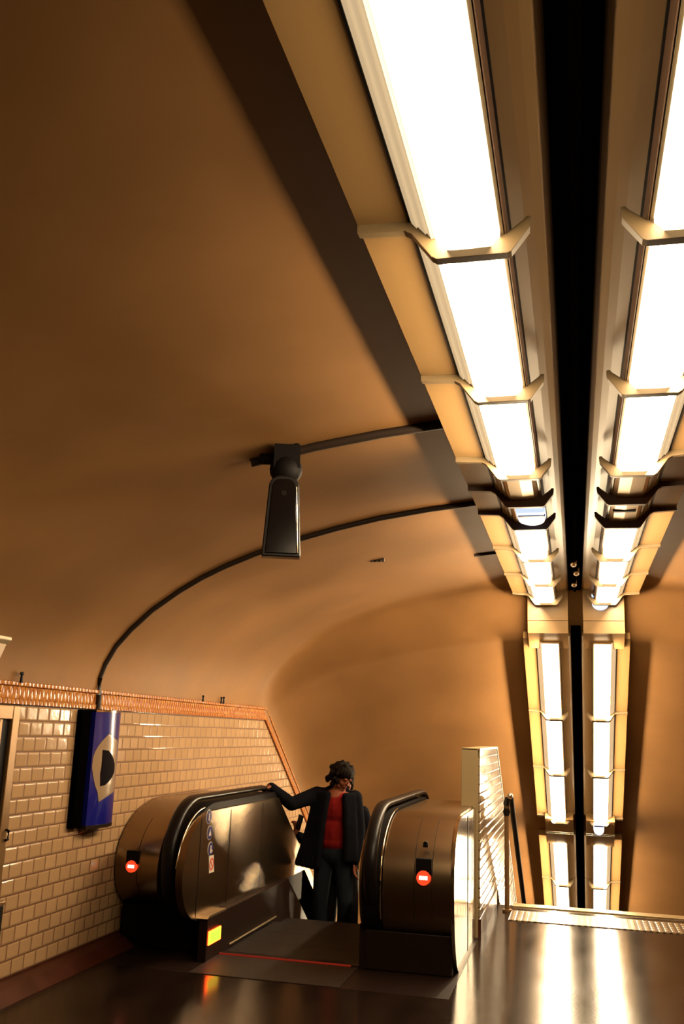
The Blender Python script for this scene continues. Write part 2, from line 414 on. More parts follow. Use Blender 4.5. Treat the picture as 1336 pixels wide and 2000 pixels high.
# partition wall between escalator and stairs
bm = bmesh.new()
yt = 10.0; zt = 1.485
add_prism(bm, [(8.2, 0.14), (9.95, 0.14), (17.5, 0.14 - 7.55 * SL), (17.5, zt - 7.5 * SL), (yt, zt), (8.2, zt)], -0.93, -0.79, 'X')
p = struct(finish(bm, 'wall_partition', [M_TILE_P]), 'low tiled wall between escalator and stairs')
bm = bmesh.new()
add_box(bm, -0.945, -0.805, 8.175, 8.199, 0.0, 1.5)
add_prism(bm, [(8.175, zt), (yt, zt), (17.5, zt - 7.5 * SL), (17.5, zt - 7.5 * SL + 0.018), (yt + 0.005, zt + 0.018), (8.175, zt + 0.018)], -0.94, -0.782, 'X')
struct(finish(bm, 'trim_3', M_STONE, bevel=0.004), 'pale coping and end slab of the low tiled wall')
bm = bmesh.new()
add_prism(bm, [(8.2, 0.0), (9.849, 0.0), (9.849, 0.14), (8.2, 0.14)], -0.93, -0.782, 'X')
struct(finish(bm, 'baseboard_partition', M_BASE), 'brown plinth of the low tiled wall')

# ------------------------------------------------------------------ luminaires
CX = 0.035
# profile x measured from the rows' centre line on the left side; z from the lens plane
def SX(pts, s): return [(s * x, z) for x, z in pts]
P_HOUSE = [(-0.63, 0.074), (-0.63, 0.15), (-0.065, 0.175), (-0.065, 0.122), (-0.070, 0.117), (-0.09, 0.108), (-0.115, 0.100), (-0.145, 0.093), (-0.19, 0.088), (-0.40, 0.072), (-0.476, 0.072), (-0.55, 0.0725)]
P_LEDGE = [(-0.470, 0.072), (-0.466, 0.062), (-0.452, 0.045), (-0.448, 0.049), (-0.425, 0.022), (-0.421, 0.026), (-0.408, 0.006), (-0.398, 0.006), (-0.398, 0.071)]
P_STRIP = [(-0.208, 0.0), (-0.199, 0.0), (-0.196, 0.06), (-0.196, 0.084), (-0.208, 0.084)]
P_GASK = [(-0.476, 0.0725), (-0.476, 0.067), (-0.4705, 0.067), (-0.4705, 0.0725)]
P_GASK2 = [(-0.194, 0.084), (-0.194, 0.074), (-0.184, 0.076), (-0.184, 0.084)]
P_LENS = [(-0.396, 0.02), (-0.396, 0.004), (-0.362, -0.036), (-0.34, -0.038), (-0.30, -0.038), (-0.235, -0.036), (-0.210, -0.010), (-0.209, 0.02)]
P_PLATE = [(-0.397, 0.02), (-0.392, -0.004), (-0.37, -0.018), (-0.30, -0.022), (-0.235, -0.018), (-0.212, -0.004), (-0.209, 0.02)]
P_RIB = [(-0.632, 0.08), (-0.632, 0.050), (-0.49, 0.042), (-0.468, 0.030), (-0.408, -0.050), (-0.392, -0.060), (-0.19, -0.060), (-0.178, -0.055), (-0.126, 0.016), (-0.122, 0.05), (-0.135, 0.052), (-0.145, 0.04), (-0.19, 0.005), (-0.192, 0.085), (-0.48, 0.08)]
cache = {}
def pm(key, pts, s, y0, y1, m, bev=None, mid=None, axis='Y'):
    """cached mesh for a bay part"""
    k = (key, s, round(y0, 3), round(y1, 3))
    if k not in cache:
        bm = bmesh.new()
        for q in (pts if isinstance(pts[0], list) else [pts]):
            add_prism(bm, SX(q, s), y0, y1, 'Y')
        bmesh.ops.recalc_face_normals(bm, faces=bm.faces)
        me = bpy.data.meshes.new(key); bm.to_mesh(me); bm.free(); me.materials.append(m); cache[k] = me
    return cache[k]

power_mats = {}
def lens_mats(pw):
    if pw not in power_mats:
        power_mats[pw] = [mat('lit_diffuser', (0.8, 0.8, 0.75, 1), rough=0.4, emit=LENS_COLOR, power=LENS_POWER * (pw if pw <= 1 else 0.75)),
                          mat('lit_prismatic_flank', (0.8, 0.8, 0.75, 1), rough=0.4, emit=LENS_COLOR, power=FLANK_POWER * pw),
                          mat('lit_prismatic_inner_flank', (0.8, 0.8, 0.75, 1), rough=0.4, emit=LENS_COLOR, power=FLANK_POWER * 0.14)]
    return power_mats[pw]
def bay(s, y, z, L, kind, label, group, pw=1.0, rot=0.0, sx=1.0, end=None, ribbed=True, dome=None, slot=False):
    name = {'lamp': 'ceiling_light', 'plate': 'ceiling_panel'}[kind]
    t = thing(name, label, 'ceiling light' if kind == 'lamp' else 'ceiling panel', (CX, y, z), group)
    t.rotation_euler.x = -rot; t.scale.x = sx
    link(pm('housing', P_HOUSE, s, 0.0, L, M_HOUSE), 'housing', t)
    link(pm('frame', P_STRIP, s, 0.004, L - 0.004, M_FRAME), 'frame', t)
    link(pm('side' + kind, P_LEDGE, s, 0.004, L - 0.004, M_SIDE if kind == 'lamp' else M_FRAME), 'side_cover', t)
    link(pm('gasket', [P_GASK, P_GASK2], s, 0.0, L, M_BLACK), 'gasket', t)
    link(pm('strip', [(-0.1955, 0.0), (-0.1925, 0.0), (-0.1895, 0.074), (-0.1955, 0.074)], s, 0.0, L, M_BROWN), 'side_strip', t)
    if kind == 'lamp':
        me = pm('diffuser%.2f' % pw, P_LENS, s, 0.012, L - 0.042, lens_mats(pw)[0])
        if len(me.materials) == 1:              # clear prismatic flanks: the tube inside shows brighter through them
            me.materials.append(lens_mats(pw)[1]); me.materials.append(lens_mats(pw)[2])
            for p_ in me.polygons:
                if p_.normal.z < -0.3 and abs(p_.normal.x) > 0.5: p_.material_index = 1 if p_.normal.x * s < 0 else 2
        link(me, 'diffuser', t)
    else:
        link(pm('plate', P_PLATE, s, 0.012, L - 0.03, M_BRUSH), 'cover_plate', t)
    if ribbed:
        link(pm('rib' if kind == 'lamp' else 'rib_shaded', P_RIB, s, L - 0.040, L - 0.004, M_RIB if kind == 'lamp' else M_BROWN), 'rib', t, bevel=0.002)  # ribs at unlit panels are browner: their shade is put into the colour
    if slot:
        bm = bmesh.new(); add_box(bm, s * 0.225, s * 0.36, L * 0.42, L * 0.48, -0.026, 0.012)
        finish(bm, 'slot', M_BLACK, t)
    if end is not None:                         # sloped closing piece at the start or end of a run
        bm = bmesh.new()
        y0, y1 = end
        A = [bm.verts.new((s * x, y0, zz)) for x, zz in ((-0.63, 0.074), (-0.476, 0.072), (-0.40, 0.0), (-0.20, 0.0), (-0.16, 0.085), (-0.065, 0.11), (-0.065, 0.175), (-0.63, 0.15))]
        B = [bm.verts.new((s * x, y1, zz)) for x, zz in ((-0.62, 0.10), (-0.47, 0.10), (-0.39, 0.075), (-0.22, 0.075), (-0.17, 0.10), (-0.07, 0.12), (-0.07, 0.175), (-0.63, 0.175))]
        bm.faces.new(A); bm.faces.new(B[::-1])
        for i in range(8): bm.faces.new((A[i], B[i], B[(i+1) % 8], A[(i+1) % 8]))
        finish(bm, 'end_cap', M_HOUSE, t)
    return t

def dome(x, y, z, rx, ry, label, tilt=0.0):
    t = thing('emergency_light', label, 'emergency light', (x, y, z), 'small bluish emergency lights')
    t.rotation_euler.x = tilt
    bm = bmesh.new()
    pts = [(-rx, -ry)] + [(rx, -ry)] + [(rx * math.cos(a), ry * 0.1 + ry * 0.9 * math.sin(a)) for a in [PI * k / 14 for k in range(15)]]
    A = [bm.verts.new((a, b, 0.0)) for a, b in pts]; B = [bm.verts.new((a * 0.88, b * 0.88, -0.028)) for a, b in pts]
    bm.faces.new(A); bm.faces.new(B[::-1])
    for i in range(len(pts)): bm.faces.new((A[i], B[i], B[(i+1) % len(pts)], A[(i+1) % len(pts)]))
    finish(bm, 'diffuser', M_BLUEL, t)
    bm = bmesh.new(); add_box(bm, -rx * 0.85, rx * 0.95, -ry * 0.55, -ry * 0.38, -0.033, -0.02)
    finish(bm, 'divider_bar', M_STICK_B, t)
    return t

ZL = EYE + 1.40
edges = [0.02, 1.24, 2.46, 3.67, 4.87, 5.49, 6.12, 7.31, 8.54, 9.74]
kinds = ['lamp', 'lamp', 'lamp', 'lamp', 'plate', 'plate', 'lamp', 'lamp', 'lamp']
PW = [0, 0.2, 0.6, 1.05, 0, 0, 1.4, 1.4, 1.4]      # power per bay, tuned to the wanted brightness of the vault
desc = ['overhead above the top edge of the photo', 'nearest and largest in view, cut by the top edge', 'second in view from the nearest',
        'third in view, just before the unlit metal panels', 'brushed metal cover, the nearer of two unlit panels', 'brushed metal cover, the farther of two unlit panels',
        'first one beyond the unlit metal panels', 'middle one beyond the unlit metal panels', 'last level one before the tunnel bends down']
for s, row in ((1, 'left'), (-1, 'right')):
    # P_* are written on the left side already (negative x): s=1 keeps them, s=-1 mirrors
    for i, kd in enumerate(kinds):
        if i == 0: continue                     # nothing of it is in view
        noun = 'long lit ceiling light' if kd == 'lamp' else 'ceiling panel'
        lab = '%s row, %s %s' % (row, 'ceiling light,' if kd == 'lamp' else 'ceiling panel,', desc[i])
        bay(s, edges[i], ZL, edges[i+1] - edges[i], kd, lab, '%s row of ceiling lights' % row, pw=PW[i], end=(edges[i+1] - edges[i], edges[i+1] - edges[i] + 0.05) if i == 8 else None,
            slot=(i == 5))
dome(-0.235, 5.82, ZL - 0.024, 0.092, 0.20, 'bluish glowing emergency light on the unlit panel of the left row')
dome(0.285, 9.786, ZL - 0.02, 0.085, 0.085, 'bluish round light at the far end of the level right row', tilt=-PI / 2)
dome(0.27, 12.88, 0.50, 0.066, 0.075, 'bluish round light between the two descending right-hand runs', tilt=-PI / 2)

TH = math.atan(0.645)
def slope_pt(y): return EYE + 0.965 - 0.645 * (y - 9.93)
low = [(9.93, 1.33, 'highest'), (11.03, 1.21, 'second'), (12.03, 1.2, 'third'), (13.50, 1.25, 'fourth'), (14.56, 1.2, 'fifth, just above the landing edge'), (15.57, 1.2, 'sixth, hidden below the landing edge')]
for s, row in ((1, 'left'), (-1, 'right')):
    for i, (y, L, dsc) in enumerate(low):
        end = (-0.001, 0.02) if i in (0, 3) else ((L, L + 0.03) if i in (2, 5) else None)
        bay(s, y, slope_pt(y), L, 'lamp', 'ceiling light on the slope, %s in the %s row' % (dsc, row), 'descending %s row of lights' % row, pw=1.8 if s == 1 else 1.15, rot=TH, sx=0.86, end=end)
    # connector boxes
    k = -1 if s == 1 else 1
    side = row
    xa, xb = sorted((CX + k * 0.075, CX + k * 0.485))
    bm = bmesh.new(); add_prism(bm, [(9.80, 3.14), (9.80, 2.66), (9.815, 2.655), (10.05, 2.53), (10.15, 2.60), (10.15, 3.02)], xa, xb, 'X')
    add_box(bm, xa - 0.002, xb + 0.002, 9.792, 9.81, 2.79, 2.80)
    o = finish(bm, 'connector_box', M_HOUSE, bevel=0.004); origin(o, (CX + k * 0.28, 9.9, 2.6))
    tag(o, 'plain tan box joining level and descending runs of the %s row' % row, 'light connector', 'tan boxes where the lights bend down')
    t = thing('connector_box', 'short tan box with chrome bands between descending runs of the %s row' % row, 'light connector', (CX + k * 0.26, 13.2, 0.4), 'banded boxes between descending runs')
    t.rotation_euler.x = -TH
    bm = bmesh.new(); add_box(bm, -0.18, 0.18, -0.30, 0.36, 0.03, 0.16); finish(bm, 'body', M_HOUSE, t, bevel=0.004)
    bm = bmesh.new(); add_box(bm, -0.185, 0.185, 0.03, 0.05, 0.022, 0.16); add_box(bm, -0.185, 0.185, 0.07, 0.09, 0.022, 0.16); finish(bm, 'chrome_band', M_CHROME, t, bevel=0.003)

# gap fittings
bm = bmesh.new(); add_prism(bm, [(CX - 0.062, 3.105), (CX + 0.062, 3.105), (CX + 0.062, 3.16), (CX - 0.062, 3.16)], 1.25, 9.78, 'Y')  # black strip added to keep the gap between the rows dark
o = finish(bm, 'gap_shade_strip', M_SHADE); origin(o, (CX, 5.5, 3.13)); tag(o, 'black shade strip added in the narrow gap between the level rows of lights', 'shade strip')
bm = bmesh.new(); add_prism(bm, [(9.95, slope_pt(9.95) + 0.16), (16.0, slope_pt(16.0) + 0.16), (16.0, slope_pt(16.0) + 0.21), (9.95, slope_pt(9.95) + 0.21)], CX - 0.05, CX + 0.05, 'X')  # same added black strip, darkening the gap on the slope
o = finish(bm, 'gap_shade_strip', M_SHADE); origin(o, (CX, 13.0, slope_pt(13.0) + 0.18)); tag(o, 'black shade strip added between the descending runs of lights', 'shade strip')
bm = bmesh.new(); add_tube(bm, [(CX + 0.0, 0.1, 3.088), (CX, 9.7, 3.088)], 0.014)
tag(finish(bm, 'conduit', M_SHADE, smooth=60), 'dark cable conduit in the gap between the two rows', 'conduit')
for j, (yy, dx) in enumerate(((8.0, -0.012), (8.45, 0.012), (9.1, -0.008))):
    t = bmesh.new(); add_ell(t, (CX + dx, yy, 3.052), (0.026, 0.06, 0.022)); add_tube(t, [(CX + dx + 0.018, yy, 3.055), (CX + dx + 0.018, yy, 3.104)], 0.008)
    tag(finish(t, 'pipe_clamp', M_BAR, smooth=60), ['nearest', 'middle', 'farthest'][j] + ' of the three shiny pipe clamps in the dark gap between rows', 'clamp', 'pipe clamps in the gap')

# ------------------------------------------------------------------ conduits across the vault
def vault_z(x):
    for (x0, z0), (x1, z1) in zip(PROFILE, PROFILE[1:]):
        if x0 <= x <= x1: return z0 + (z1 - z0) * (x - x0) / (x1 - x0)
def cable(y, x0, x1, r, name, label, extra=(), mirror=False, wob=0.006):
    pts = list(extra); nseg = 40
    prof = [p for p in PROFILE if x0 < p[0] < x1]
    xs = [x0] + [p[0] for p in prof] + [x1]
    for x in xs:
        pts.append(((-x if mirror else x), y + random.uniform(-wob, wob), vault_z(x) - r * 0.6))
    bm = bmesh.new(); add_tube(bm, pts, r, n=10)
    c = [(x, y, vault_z(x) - r) for x in (x0 * 0.8 + x1 * 0.2, x0 * 0.45 + x1 * 0.55, x0 * 0.2 + x1 * 0.8)]
    o = finish(bm, name, M_PIPE, smooth=60)
    tag(o, label, 'conduit')
    return o
cable(6.2, -3.34, -0.62, 0.021, 'conduit', 'dark conduit curving up the left vault from the blue sign', extra=[(-3.332, 6.2, 1.70), (-3.335, 6.2, 1.80)])
cable(4.5, -1.65, -0.62, 0.026, 'conduit', 'dark conduit on the vault running to the hanging loudspeaker')
cable(4.5, -1.2, -0.66, 0.026, 'conduit', 'dark conduit right of the right row of lights, at the right edge', mirror=True)
cable(8.0, -0.82, -0.62, 0.014, 'conduit', 'short dark conduit stub left of the left row')
bm = bmesh.new()
for j in range(3): add_tube(bm, [(-1.62 + j * 0.035, 7.48, 3.005 - 0.0), (-1.60 + j * 0.035, 7.53, 3.012)], 0.008, n=6)
add_box(bm, -1.635, -1.52, 7.495, 7.515, 3.0, 3.035)
tag(finish(bm, 'cable_clip', M_PIPE), 'tiny dark three-pronged clip on the plain vault', 'clip')

# hanging loudspeaker
t = thing('loudspeaker', 'black tapered loudspeaker hanging from the vault on a dark bracket', 'loudspeaker', (-1.42, 4.38, 2.95)); t.rotation_euler.z = 0.31
def rounded_front(w0, w1, h, r, n=8):
    pts = [(-w1, -h), (w1, -h)]
    for k in range(n + 1):
        a = PI / 2 * k / n; pts.append((w0 - r + r * math.cos(a) , -r + r * math.sin(a)))
    for k in range(n + 1):
        a = PI / 2 + PI / 2 * k / n; pts.append((-w0 + r + r * math.cos(a), -r + r * math.sin(a)))
    return pts
bm = bmesh.new(); add_prism(bm, rounded_front(0.078, 0.098, 0.42, 0.06), -0.055, 0.02, 'Y')
o = finish(bm, 'shell', M_RUBBER, t, bevel=0.006); o.location = (0, 0, -0.09)
bm = bmesh.new(); add_prism(bm, rounded_front(0.06, 0.08, 0.385, 0.045), -0.062, -0.05, 'Y')
o = finish(bm, 'grille', mat('speaker_face', (0.005, 0.003, 0.003, 1), rough=0.14, spec=0.35), t, bevel=0.004); o.location = (0, 0, -0.11)
bm = bmesh.new(); add_tube(bm, [(0.062, -0.063, -0.15), (0.082, -0.063, -0.49)], 0.0035, n=6)
finish(bm, 'chrome_edge', M_CHROME, t)
bm = bmesh.new(); add_disc(bm, (0.0, -0.066, -0.185), 0.014, 'Y', 0.006); finish(bm, 'screw', M_BLACK, t)
bm = bmesh.new(); add_ell(bm, (0.005, 0.02, -0.04), (0.085, 0.07, 0.085)); add_box(bm, -0.06, 0.075, -0.03, 0.09, -0.04, 0.085)
add_tube(bm, [(-0.13, 0.08, 0.03), (-0.02, 0.04, 0.02)], 0.03); add_tube(bm, [(0.0, 0.0, -0.11), (0.0, 0.02, -0.05)], 0.03)
add_tube(bm, [(0.05, 0.0, 0.06), (0.055, 0.05, 0.1)], 0.02)
finish(bm, 'bracket', M_BLACK, t, smooth=50)

# ------------------------------------------------------------------ left wall fittings
# tall sign
t = thing('platform_sign', 'tall blue wall sign with a beige ring and black centre', 'sign', (-3.36, 6.27, 1.28))
Y0s, Y1s, Z0s, Z1s = -0.17, 0.17, -0.37, 0.40
def S(u, v, off=0.0):
    yy = Y0s + (Y1s - Y0s) * u
    d = 0.06 + 0.05 * math.sin(PI * (0.05 + 0.75 * u))
    return (d + off, yy, Z1s + (Z0s - Z1s) * v)
bm = bmesh.new(); N = 24
front = [[bm.verts.new(S(i / N, v)) for i in range(N + 1)] for v in (0, 1)]
back = [[bm.verts.new((0.0, Y0s + (Y1s - Y0s) * i / N, Z1s + (Z0s - Z1s) * v)) for i in range(N + 1)] for v in (0, 1)]
for i in range(N):
    bm.faces.new((front[0][i], front[0][i+1], front[1][i+1], front[1][i]))
    bm.faces.new((back[0][i], back[1][i], back[1][i+1], back[0][i+1]))
    for v in (0, 1): bm.faces.new((front[v][i], back[v][i], back[v][i+1], front[v][i+1]))
for e in (0, N): bm.faces.new((front[0][e], front[1][e], back[1][e], back[0][e]))
finish(bm, 'panel', M_BLUE, t, smooth=30)
def sign_patch(name, pts, m, off):
    bm = bmesh.new(); K = 12
    # fill by horizontal slabs so that the patch follows the curve
    v0, v1 = min(p[1] for p in pts), max(p[1] for p in pts); R = 44
    rows_ = []
    for r in range(R + 1):
        v = v0 + (v1 - v0) * min(max(r / R, 1e-4), 1 - 1e-4); xs = []
        for a, b in zip(pts, pts[1:] + pts[:1]):
            if (a[1] - v) * (b[1] - v) < 0: xs.append(a[0] + (b[0] - a[0]) * (v - a[1]) / (b[1] - a[1]))
        lo, hi = max(min(xs), 0.0), min(max(xs), 1.0)
        rows_.append([(lo + (hi - lo) * k / K, v) for k in range(K + 1)])
    top = [[bm.verts.new(S(u, v, off)) for u, v in r] for r in rows_]; bot = [[bm.verts.new(S(u, v, off - 0.002)) for u, v in r] for r in rows_]
    for r in range(R):
        for k in range(K):
            bm.faces.new((top[r][k], top[r][k+1], top[r+1][k+1], top[r+1][k])); bm.faces.new((bot[r][k], bot[r+1][k], bot[r+1][k+1], bot[r][k+1]))
        for k in (0, K): bm.faces.new((top[r][k], top[r+1][k], bot[r+1][k], bot[r][k]))
    finish(bm, name, m, t, smooth=60)
sign_patch('beige_ring', [(0.424, 0.198), (0.621, 0.227), (0.873, 0.259), (0.924, 0.495), (0.941, 0.718), (0.533, 0.763), (0.286, 0.801), (0.237, 0.723), (0.144, 0.656), (0.074, 0.58), (0.023, 0.495), (0.022, 0.41), (0.068, 0.353), (0.146, 0.301), (0.239, 0.259), (0.343, 0.223)], M_BEIGE, 0.0025)
sign_patch('black_centre', [(0.266, 0.339), (0.437, 0.342), (0.56, 0.373), (0.699, 0.423), (0.81, 0.483), (0.812, 0.542), (0.699, 0.589), (0.546, 0.634), (0.417, 0.66), (0.288, 0.663), (0.255, 0.554), (0.276, 0.487)], M_SBLACK, 0.0048)
bm = bmesh.new()
for u0, u1, zz in ((0.0, 1.0, Z1s), ):
    K = 16
    A = [bm.verts.new(S(u0 + (u1 - u0) * k / K, 0, 0.004)) for k in range(K + 1)]
    B = [bm.verts.new((0.001, a.co.y, a.co.z)) for a in A]
    C_ = [bm.verts.new((a.co.x, a.co.y, a.co.z + 0.014)) for a in A]; D = [bm.verts.new((0.001, a.co.y, a.co.z + 0.014)) for a in A]
    for k in range(K):
        bm.faces.new((A[k], B[k], B[k+1], A[k+1])); bm.faces.new((C_[k], C_[k+1], D[k+1], D[k])); bm.faces.new((A[k], A[k+1], C_[k+1], C_[k])); bm.faces.new((B[k], D[k], D[k+1], B[k+1]))
    bm.faces.new((A[0], C_[0], D[0], B[0])); bm.faces.new((A[K], B[K], D[K], C_[K]))
finish(bm, 'top_cap', M_CHROME, t)
bm = bmesh.new(); K = 16
A = [bm.verts.new(S(k / K, 1, 0.003)) for k in range(K + 1)]; B = [bm.verts.new((0.001, a.co.y, a.co.z)) for a in A]
A2 = [bm.verts.new((a.co.x, a.co.y, a.co.z - 0.025)) for a in A]; B2 = [bm.verts.new((0.001, a.co.y, a.co.z - 0.02)) for a in A]
for k in range(K):
    bm.faces.new((A[k], B[k], B[k+1], A[k+1])); bm.faces.new((A2[k], A2[k+1], B2[k+1], B2[k])); bm.faces.new((A[k], A[k+1], A2[k+1], A2[k])); bm.faces.new((B[k], B2[k], B2[k+1], B[k+1]))
bm.faces.new((A[0], A2[0], B2[0], B[0])); bm.faces.new((A[K], B[K], B2[K], A2[K]))
finish(bm, 'bottom_cap', M_DKSTEEL, t)
# black box added as the shadow band on the near side of the sign
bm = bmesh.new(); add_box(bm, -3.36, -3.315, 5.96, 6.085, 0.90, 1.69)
origin(finish(bm, 'sign_shade_box', M_STEAL, bevel=0.004), (-3.36, 6.13, 0.9))
o = bpy.data.objects['sign_shade_box']; o.data.materials[0] = M_SHADE; tag(o, 'narrow black box standing for the shadow band beside the blue sign', 'shade box')

# recessed door frame at the left edge
t = thing('metal_door', 'dark opening with a tan metal frame at the left edge of the tiled wall', 'door', (-3.34, 4.7, 0.0))
t['kind'] = 'structure'; t.name = 'door_1'
bm = bmesh.new(); add_box(bm, -0.015, 0.012, 0.44, 0.515, 0.1, 1.69); add_box(bm, -0.015, 0.012, -0.6, 0.44, 1.605, 1.69); add_box(bm, -0.015, 0.012, -0.6, -0.52, 0.1, 1.605)
finish(bm, 'door_frame', M_BAR, t, bevel=0.006)
bm = bmesh.new(); add_box(bm, -0.015, -0.010, -0.52, 0.44, 0.1, 1.605); finish(bm, 'door_panel', M_BLACK, t)
bm = bmesh.new(); add_box(bm, -0.0095, 0.0, 0.33, 0.355, 0.1, 1.605); finish(bm, 'bar', M_BAR, t)
bm = bmesh.new(); add_tube(bm, [(0.012, 0.50, 0.90), (0.03, 0.50, 0.905), (0.03, 0.50, 0.955), (0.012, 0.50, 0.96)], 0.009, n=8); finish(bm, 'door_handle', M_BLACK, t, smooth=60)
# dark cabinet in the bottom left corner
t = thing('waste_bin', 'dark metal bin at the bottom left corner of the photo', 'bin', (-3.22, 4.75, 0.0))
bm = bmesh.new(); add_prism(bm, [(-0.11, -0.22), (0.08, -0.22), (0.11, -0.19), (0.11, 0.17), (0.08, 0.20), (-0.11, 0.20)], 0.04, 0.60, 'Z'); finish(bm, 'body', M_STEAL, t, bevel=0.006)
bm = bmesh.new(); add_prism(bm, [(-0.112, -0.225), (0.085, -0.225), (0.116, -0.195), (0.116, 0.175), (0.085, 0.205), (-0.112, 0.205)], 0.60, 0.62, 'Z'); finish(bm, 'lid_rim', M_BAR, t, bevel=0.004)
bm = bmesh.new(); add_box(bm, -0.10, 0.09, -0.2, 0.18, 0.0, 0.04); finish(bm, 'foot', M_BLACK, t)
# box lamp fixed on the haunch, top left
t = thing('wall_lamp', 'beige box lamp fixed to the vault above the frieze at the left edge', 'wall lamp', (-3.14, 4.45, 1.93))
bm = bmesh.new(); add_prism(bm, [(-0.12, 0.09), (0.03, 0.09), (0.05, 0.11), (0.05, 0.13), (-0.06, 0.13)], -0.5, 0.225, 'Y'); finish(bm, 'lid', M_FRAME, t, bevel=0.004)
bm = bmesh.new(); add_prism(bm, [(-0.48, -0.08), (0.11, -0.08), (0.205, 0.09), (-0.48, 0.09)], -0.13, 0.035, 'X'); finish(bm, 'body', M_HOUSE, t, bevel=0.004)
for j, (yy, h) in enumerate(((5.18, 0.035), (8.15, 0.025), (8.62, 0.03), (8.68, 0.035))):
    bm = bmesh.new(); add_tube(bm, [(-3.325, yy, 1.828), (-3.325, yy, 1.85 + h)], [0.012, 0.006], n=8); add_ell(bm, (-3.325, yy, 1.85 + h), (0.011, 0.02 if j == 0 else 0.007, 0.012))
    tag(finish(bm, 'wall_hook', M_STEAL, smooth=60), ['small brown hook on the frieze above the dark doorway', 'first tiny hook on the frieze right of the blue sign', 'middle tiny hook on the frieze right of the blue sign', 'farthest tiny hook on the frieze right of the blue sign'][j], 'hook', 'hooks standing on the frieze')

# ------------------------------------------------------------------ escalator
esc = thing('escalator', 'descending escalator with brushed steel newels and black handrails', 'escalator', (-2.03, 6.9, 0.0))
YB = 8.75                                   # balustrade break
YE = 14.8
def part(bm, name, m, smooth=None, bevel=None, parent=None):
    o = finish(bm, name, m, parent or esc, smooth, bevel); at(esc, o); return o
def side_profile(yf, ztop, r_out, zfoot, yfoot, depth, YB=8.75):
    """D-shaped end in the YZ plane, then level, then falling with the slope"""
    pts = []
    zc = 0.60
    for k in range(0, 15):                  # from the top round the front
        a = PI / 2 + (PI / 2) * k / 14
        pts.append((yf + r_out + r_out * math.cos(a), zc + (ztop - zc) * math.sin(a)))
    for k in range(1, 11):
        a = (PI / 2) * k / 10
        pts.append((yf + (yfoot - yf) * (1 - math.cos(a)), zc - (zc - zfoot) * math.sin(a)))
    pts += [(9.3, zfoot), (YE, zfoot - (YE - 9.3) * SL), (YE, ztop - (YE - YB) * SL), (YB, ztop)]
    return pts
# outer casings
bm = bmesh.new(); add_prism(bm, side_profile(6.70, 1.03, 0.72, 0.28, 6.98, 0, 8.4), -3.345, -2.86, 'X'); part(bm, 'casing', M_STEEL, smooth=35)
bm = bmesh.new(); add_prism(bm, side_profile(6.74, 1.03, 0.62, 0.26, 6.86, 0), -1.325, -0.845, 'X'); part(bm, 'casing', M_STEEL, smooth=35)
bm = bmesh.new(); add_prism(bm, [(6.84, 0.0), (6.84, 0.262), (9.3, 0.262), (9.3, 0)], -1.46, -0.85, 'X'); part(bm, 'casing_foot', M_DKSTEEL, bevel=0.01)
bm = bmesh.new(); add_prism(bm, [(6.86, 0.0), (6.86, 0.285), (9.3, 0.285), (9.3, 0)], -3.34, -2.63, 'X'); part(bm, 'casing_foot', M_BLACK, bevel=0.01)
# dark newel bodies beneath the handrails
bm = bmesh.new(); add_prism(bm, side_profile(6.38, 1.045, 0.55, 0.22, 6.75, 0, 8.38), -2.86, -2.66, 'X'); part(bm, 'newel', M_BLACK, smooth=35)
bm = bmesh.new(); add_prism(bm, side_profile(6.72, 1.045, 0.62, 0.24, 6.9, 0), -1.47, -1.33, 'X'); part(bm, 'newel', M_BLACK, smooth=35)
# inner steel balustrades
bm = bmesh.new(); add_prism(bm, side_profile(6.24, 1.00, 0.5, 0.27, 6.62, 0, 8.35), -2.66, -2.61, 'X'); part(bm, 'balustrade', M_STEEL, smooth=35)
bm = bmesh.new(); add_prism(bm, side_profile(6.74, 1.00, 0.6, 0.27, 6.9, 0), -1.49, -1.465, 'X'); part(bm, 'balustrade', M_STEEL, smooth=35)
# panel joints on the left balustrade and lower deck edge
for yy in (6.52, 7.12, 7.9):
    bm = bmesh.new(); add_box(bm, -2.6095, -2.6075, yy, yy + 0.006, 0.30, 0.985); part(bm, 'panel_joint', M_BLACK)
# polished outer side panel of the right casing
bm = bmesh.new()
sp_ = side_profile(6.72, 1.02, 0.42, 0.0, 7.04, 0)[:25] + [(8.17, 0.0), (8.17, 1.02)]
add_prism(bm, sp_, -0.845, -0.822, 'X'); part(bm, 'side_panel', M_POLISH, smooth=35)
bm = bmesh.new(); add_box(bm, -0.8222, -0.819, 7.56, 7.585, 0.03, 1.0); part(bm, 'panel_joint', M_DKSTEEL)
# casing joints (front of right newel) follow the curved skin
def skin_strip(x0, x1, yf, ztop, r, zf, yfoot, k0, k1, off, name, m):
    pts = side_profile(yf, ztop, r, zf, yfoot, 0)[k0:k1]
    bm = bmesh.new(); A = []
    for (y, z) in pts:
        A.append([bm.verts.new((x, y + d, z)) for x, d in ((x0, -off), (x1, -off), (x1, 0.004), (x0, 0.004))])
    for i in range(len(A) - 1):
        for k in range(4): bm.faces.new((A[i][k], A[i][(k+1) % 4], A[i+1][(k+1) % 4], A[i+1][k]))
    bm.faces.new(A[0]); bm.faces.new(A[-1][::-1])
    return part(bm, name, m, smooth=30)
R_ARGS = (6.74, 1.03, 0.62, 0.26, 6.86); L_ARGS = (6.70, 1.03, 0.72, 0.28, 6.98)
skin_strip(-1.105, -1.102, *R_ARGS, 3, 20, 0.002, 'panel_joint', M_BLACK)
skin_strip(-0.98, -0.977, *R_ARGS, 3, 20, 0.002, 'panel_joint', M_BLACK)
skin_strip(-3.17, -3.167, *L_ARGS, 7, 20, 0.002, 'panel_joint', M_BLACK)
skin_strip(-2.99, -2.987, *L_ARGS, 7, 20, 0.002, 'panel_joint', M_BLACK)
